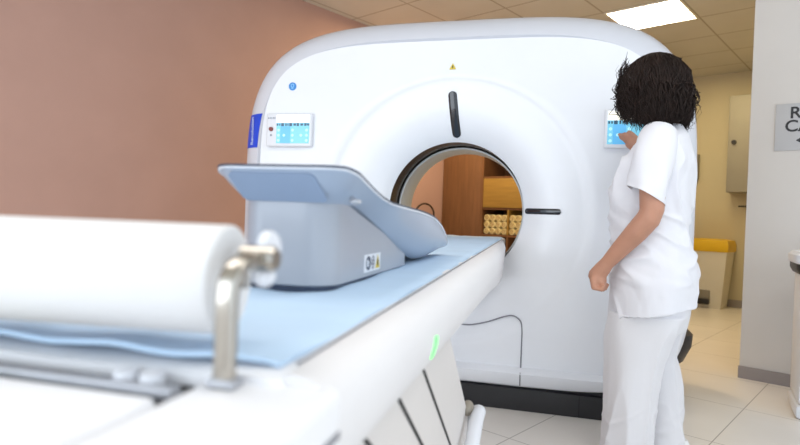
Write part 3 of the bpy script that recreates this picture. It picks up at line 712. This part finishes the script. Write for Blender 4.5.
def trf(c_, n_):
    w_ = smoothstep(.62, .5, c_.z)
    q = Vector((c_.x, c_.y + .12 * c_.z, c_.z))
    d_ = 0.011 * wr(c_, (6, 6, 2.4), 3.7) * w_ + 0.012 * (ridge(q, (9, 9, 1.3), 4.4) - .3) * w_
    d_ += 0.006 * ridge(Vector((c_.x, c_.y, c_.z + .6 * c_.y)), (6, 6, 14), 6.6) * smoothstep(.30, .14, c_.z)
    return d_
displace(trm, trf)
trousers = link('trousers', trm, M['trouser'], person)
for x, y in ((-.1, .075), (.1, -.03)):
    MB().loft([ering(0.0, x, y, .043, .118, 28), ering(.012, x, y, .046, .122, 28), ering(.035, x, y - .005, .046, .125, 28), ering(.06, x, y - .03, .043, .09, 28), ering(.08, x, y - .05, .04, .062, 28)]).obj('shoe', M['shoe'], person)
# hair: many wavy locks over a core
rnd = random.Random(11)
hb = MB(); R4 = HR.to_3x3().to_4x4()
hb.ell(H(0, -0.010, 0.010), (0.108, 0.118, 0.126), R4, 28, 18)
hb.ell(H(0.02, -0.045, -0.060), (0.098, 0.085, 0.105), R4, 28, 18)
def lock(az, lay, stray=False):
    face = cos(az) > 0.70
    R0 = 0.110 + 0.017 * lay + rnd.uniform(-.003, .006)
    drop = rnd.uniform(-0.208, -0.168) if not face else rnd.uniform(-0.01, 0.03)
    if rnd.random() < 0.35: drop += rnd.uniform(0.0, 0.12)
    left_ = max(0.0, cos(az + 1.0)); drop += 0 if face else 0.085 * left_ ** 2 + 0.045 * max(0.0, cos(az - 2.2)) ** 2
    flare = rnd.uniform(0.0, 0.13) + (0.12 if stray else 0)
    az1 = az + rnd.uniform(-.30, .30)
    if face: az1 = az + (0.75 if sin(az) > 0 else -0.75)
    ph, ph2 = rnd.uniform(0, 6.3), rnd.uniform(0, 6.3); fr_ = rnd.uniform(13, 30); am = rnd.uniform(.005, .012) * (1.5 if stray else 1)
    st0 = rnd.uniform(0.0, 0.6); n_ = 14; pts, rs = [], []
    r0 = rnd.uniform(.0024, .0046) * (0.6 if stray else 1)
    for k in range(n_):
        s_ = k / (n_ - 1); u_ = s_ * 2.0
        a = az + (az1 - az) * s_
        if u_ < 1:
            el = (pi / 2) * (1 - st0) * (1 - u_); rad = R0 * cos(el); z = -0.015 + 0.150 * sin(el) + 0.006 * lay
        else:
            q = u_ - 1; rad = R0 * (1 + flare * sin(q * 2.2) - 0.12 * q * q); z = -0.015 + (drop + 0.017) * q
        wv = am * min(1, s_ * 2.0)
        pts.append(H(sin(a) * rad * 0.98 + wv * sin(ph + fr_ * s_), cos(a) * rad * 1.04 - 0.012 + wv * cos(ph2 + fr_ * s_ * .9), z + 0.6 * wv * sin(ph2 * 2 + fr_ * s_)))
        rs.append(r0 * (1 - 0.85 * s_ ** 3) * (0.5 + 0.5 * min(1, s_ * 5)))
    hb.tube(pts, rs, 4, caps=False)
for i in range(2600): lock(rnd.uniform(0, 2 * pi), rnd.uniform(0, 1))
for i in range(130): lock(rnd.uniform(0, 2 * pi), rnd.uniform(.7, 1.2), True)
hb.obj('hair', M['hair'], person, sharp=None)

# ------------------------------------------------------------------ wooden cabinets behind the scanner
wd = thing('wardrobe', 'tall brown wooden wardrobe seen through the scanner bore', 'wardrobe', RM(-2.085, 3.15, 0), -ROOM)
MB().box((0, 0.01, 1.05), (0.54, 0.44, 2.1), 0.004).obj('body', M['wood'], wd)
MB().box((0, -0.225, 1.07), (0.535, 0.02, 2.0), 0.003).obj('door', M['wood'], wd)
sh = thing('shelf_unit', 'light brown shelf unit with open compartments beside the brown wardrobe', 'shelf', RM(-1.33, 3.13, 0), -ROOM)
fb = MB()
for x in (-0.465, 0.465): fb.box((x, 0, 1.05), (0.022, 0.46, 2.1))
fb.box((0, 0.22, 1.05), (0.93, 0.02, 2.1))
fb.obj('carcass', M['wood'], sh, smooth=False)
for z in (0.06, 0.40, 0.772, 1.06, 1.40, 1.75, 2.09): MB().box((0, -0.005, z), (0.91, 0.43, 0.02)).obj('shelf_board', M['wood'], sh, smooth=False)
MB().box((-0.135, -0.005, 0.916), (0.018, 0.43, 0.27)).obj('divider', M['wood_light'], sh, smooth=False)
MB().box((-0.135, -0.005, 0.586), (0.018, 0.43, 0.35)).obj('divider', M['wood'], sh, smooth=False)
for x, wdt in ((0.0, 0.90),): MB().box((x, -0.222, 1.23), (wdt, 0.02, 0.315), 0.003).obj('drop_front', M['wood_light'], sh)
# rolled towels stacked in the open compartment
tw_spots = []
for rz_ in range(3):
    for k in range(4): tw_spots.append((-0.408 + 0.0735 * k, 0.782 + 0.0362 + 0.0715 * rz_, 'left of the divider', k, rz_))
    for k in range(3): tw_spots.append((-0.088 + 0.0735 * k, 0.782 + 0.0362 + 0.0715 * rz_, 'right of the divider', k, rz_))
proto = None
rows_n = ('bottom row', 'middle row', 'top row'); ordn = ('first', 'second', 'third', 'fourth')
def towel_mesh():
    mb = MB(); spiral = []
    mb.loft([[Vector((r_ * cos(a), y, r_ * sin(a))) for a in [2 * pi * k / 20 for k in range(20)]] for r_, y in ((0.031, -0.19), (0.0355, -0.182), (0.0355, 0.17), (0.03, 0.18))])
    return mb
for (x, z, side, k, rz_) in tw_spots:
    if proto is None:
        o = towel_mesh().obj('rolled_towel', M['towel'], None)
        ct = MB().tube([(0.027 * (1 - a / 16) * cos(a), -0.1915, 0.027 * (1 - a / 16) * sin(a)) for a in np.linspace(0, 14, 60)], 0.0022, 5).obj('fold_edge', M['wood_light'], o)
        proto = (o, ct)
    else:
        o = proto[0].copy(); COL.objects.link(o); c2 = proto[1].copy(); c2.parent = o; COL.objects.link(c2)
    P = RM(-1.33 + x, 3.13 - 0.02, z); o.location = P; o.rotation_euler = (0, 0, -ROOM)
    tag(o, f'cream rolled towel, {ordn[k]} from left in the {rows_n[rz_]} {side}', 'towel', 'rolled towels on the wooden shelf')

# hoop-backed chair by the salmon wall, glimpsed through the bore
chr_ = thing('hoop_chair', 'chair with thin dark hoop back by the salmon wall beyond the bore', 'chair', RM(-2.10, 2.50, 0), -ROOM)
MB().box((0, 0, 0.46), (0.34, 0.36, 0.04), 0.015).obj('seat', M['black'], chr_)
hp = [(-0.185, -0.15, 0.47)] + [(-0.185, 0.02 - 0.16 * cos(a), 0.97 + 0.12 * sin(a)) for a in np.linspace(0, pi, 20)] + [(-0.185, 0.17, 0.47)]
MB().tube(hp, 0.010, 8).obj('backrest', M['bore_dark'], chr_)
for sx in (-1, 1):
    for sy in (-1, 1): MB().tube([(sx * 0.14, sy * 0.15, 0.45), (sx * 0.16, sy * 0.17, 0.0)], 0.011, 8).obj('leg', M['black'], chr_)

# ------------------------------------------------------------------ corridor beyond
bn = thing('waste_bin', 'white pedal bin with yellow lid standing against the far corridor wall', 'bin', RM(-0.07, 5.20, 0), -ROOM); bn.scale = (1.08, 1.0, 1.03)
def q4(hx, hy_, z, dy=0): return [Vector((hx, hy_ + dy, z)), Vector((-hx, hy_ + dy, z)), Vector((-hx, -hy_ + dy, z)), Vector((hx, -hy_ + dy, z))]
MB().loft([q4(.165, .15, .0), q4(.17, .155, .02), q4(.215, .19, .655)]).obj('body', M['bin'], bn, sharp=30)
MB().loft([q4(.222, .198, .645), q4(.228, .205, .66), q4(.228, .205, .73), q4(.215, .19, .775), q4(.13, .11, .79)]).obj('lid', M['yellow_lid'], bn, sharp=30)
MB().box((-0.0, -0.163, 0.13), (0.13, 0.03, 0.15), 0.008).obj('pedal_recess', M['bin_grey'], bn)
MB().box((-0.0, -0.19, 0.075), (0.125, 0.05, 0.06), 0.008).obj('pedal', M['bin_dark'], bn)
wc = thing('wall_cabinet', 'grey metal wall cabinet with round lock hung on the far corridor wall', 'cabinet', RM(0.315, 5.295, 1.93), -ROOM)
MB().box((0, 0.0, 0), (0.46, 0.22, 1.13), 0.004).obj('body', M['grey_cab'], wc)
MB().box((0.005, -0.118, 0), (0.44, 0.014, 1.12), 0.003).obj('door', M['grey_cab'], wc)
MB().cyl((-0.165, -0.12, 0.02), (-0.165, -0.145, 0.02), 0.028, 0.024).obj('lock', M['black'], wc)
hk = thing('door_lever', 'short dark lever handle on the far corridor wall below the grey cabinet', 'handle', RM(0.285, 5.42, 1.19), -ROOM)
MB().box((0, -0.006, 0), (0.05, 0.012, 0.16), 0.004).obj('plate', M['grey_cab'], hk)
MB().tube([(0, -0.01, 0.02), (0, -0.05, 0.02), (-0.06, -0.055, 0.02), (-0.10, -0.055, 0.02)], 0.009, 8).obj('lever', M['black'], hk)
ds = thing('wall_dispenser', 'narrow grey dispenser on the far corridor wall behind the person', 'dispenser', RM(-0.325, 5.37, 1.69), -ROOM)
MB().box((0, 0, 0), (0.12, 0.10, 0.32), 0.015).obj('body', M['bin_grey'], ds)
MB().box((0, -0.052, -0.11), (0.07, 0.02, 0.05), 0.005).obj('push_bar', M['bin_grey'], ds)

# ------------------------------------------------------------------ sign on the right wall, trolley at the frame edge
sg = thing('wall_sign', 'grey wall sign with dark capitals and a left arrow on the right wall', 'sign', RM(1.285, 1.80, 1.572), -ROOM)
MB().box((0, -0.005, 0), (0.415, 0.008, 0.285), 0.003).obj('plate', M['sign'], sg)
RX = Matrix.Rotation(radians(90), 4, 'X')
text_obj('lettering', 'RA', 0.098, M['sign_txt'], sg, Matrix.Translation((-0.135, -0.0095, 0.082)) @ RX, align='LEFT')
text_obj('lettering', 'CA', 0.098, M['sign_txt'], sg, Matrix.Translation((-0.157, -0.0095, 0.002)) @ RX, align='LEFT')
MB().add([(-0.098, -0.0095, -0.083), (-0.055, -0.0095, -0.055), (-0.055, -0.0095, -0.075), (0.02, -0.0095, -0.075), (0.02, -0.0095, -0.091), (-0.055, -0.0095, -0.091), (-0.055, -0.0095, -0.111)], [(0, 1, 2, 3, 4, 5, 6)]).obj('arrow', M['sign_txt'], sg, smooth=False)

tl = thing('equipment_trolley', 'white equipment trolley with black rimmed top at the right edge by the wall', 'trolley', (1.895, 0.50, 0), radians(-14))
tp = MB(); 
def rq(hx, hy_, r_, z): return [Vector((x, y, z)) for x, y in rr2(-hx, hx, -hy_, hy_, r_, 6)]
tp.loft([rq(.19, .19, .05, .775), rq(.20, .20, .06, .785), rq(.20, .20, .06, .82), rq(.185, .185, .06, .838)]).obj('top', M['white'], tl)
MB().loft([rq(.15, .15, .04, .715), rq(.18, .18, .05, .725), rq(.192, .192, .055, .75), rq(.192, .192, .055, .776)]).obj('rim', M['black'], tl)
MB().box((0.0, 0, 0.40), (0.33, 0.33, 0.66), 0.02).obj('body', M['white'], tl)
MB().box((0.0, 0, 0.035), (0.35, 0.35, 0.07), 0.02).obj('base', M['white'], tl)
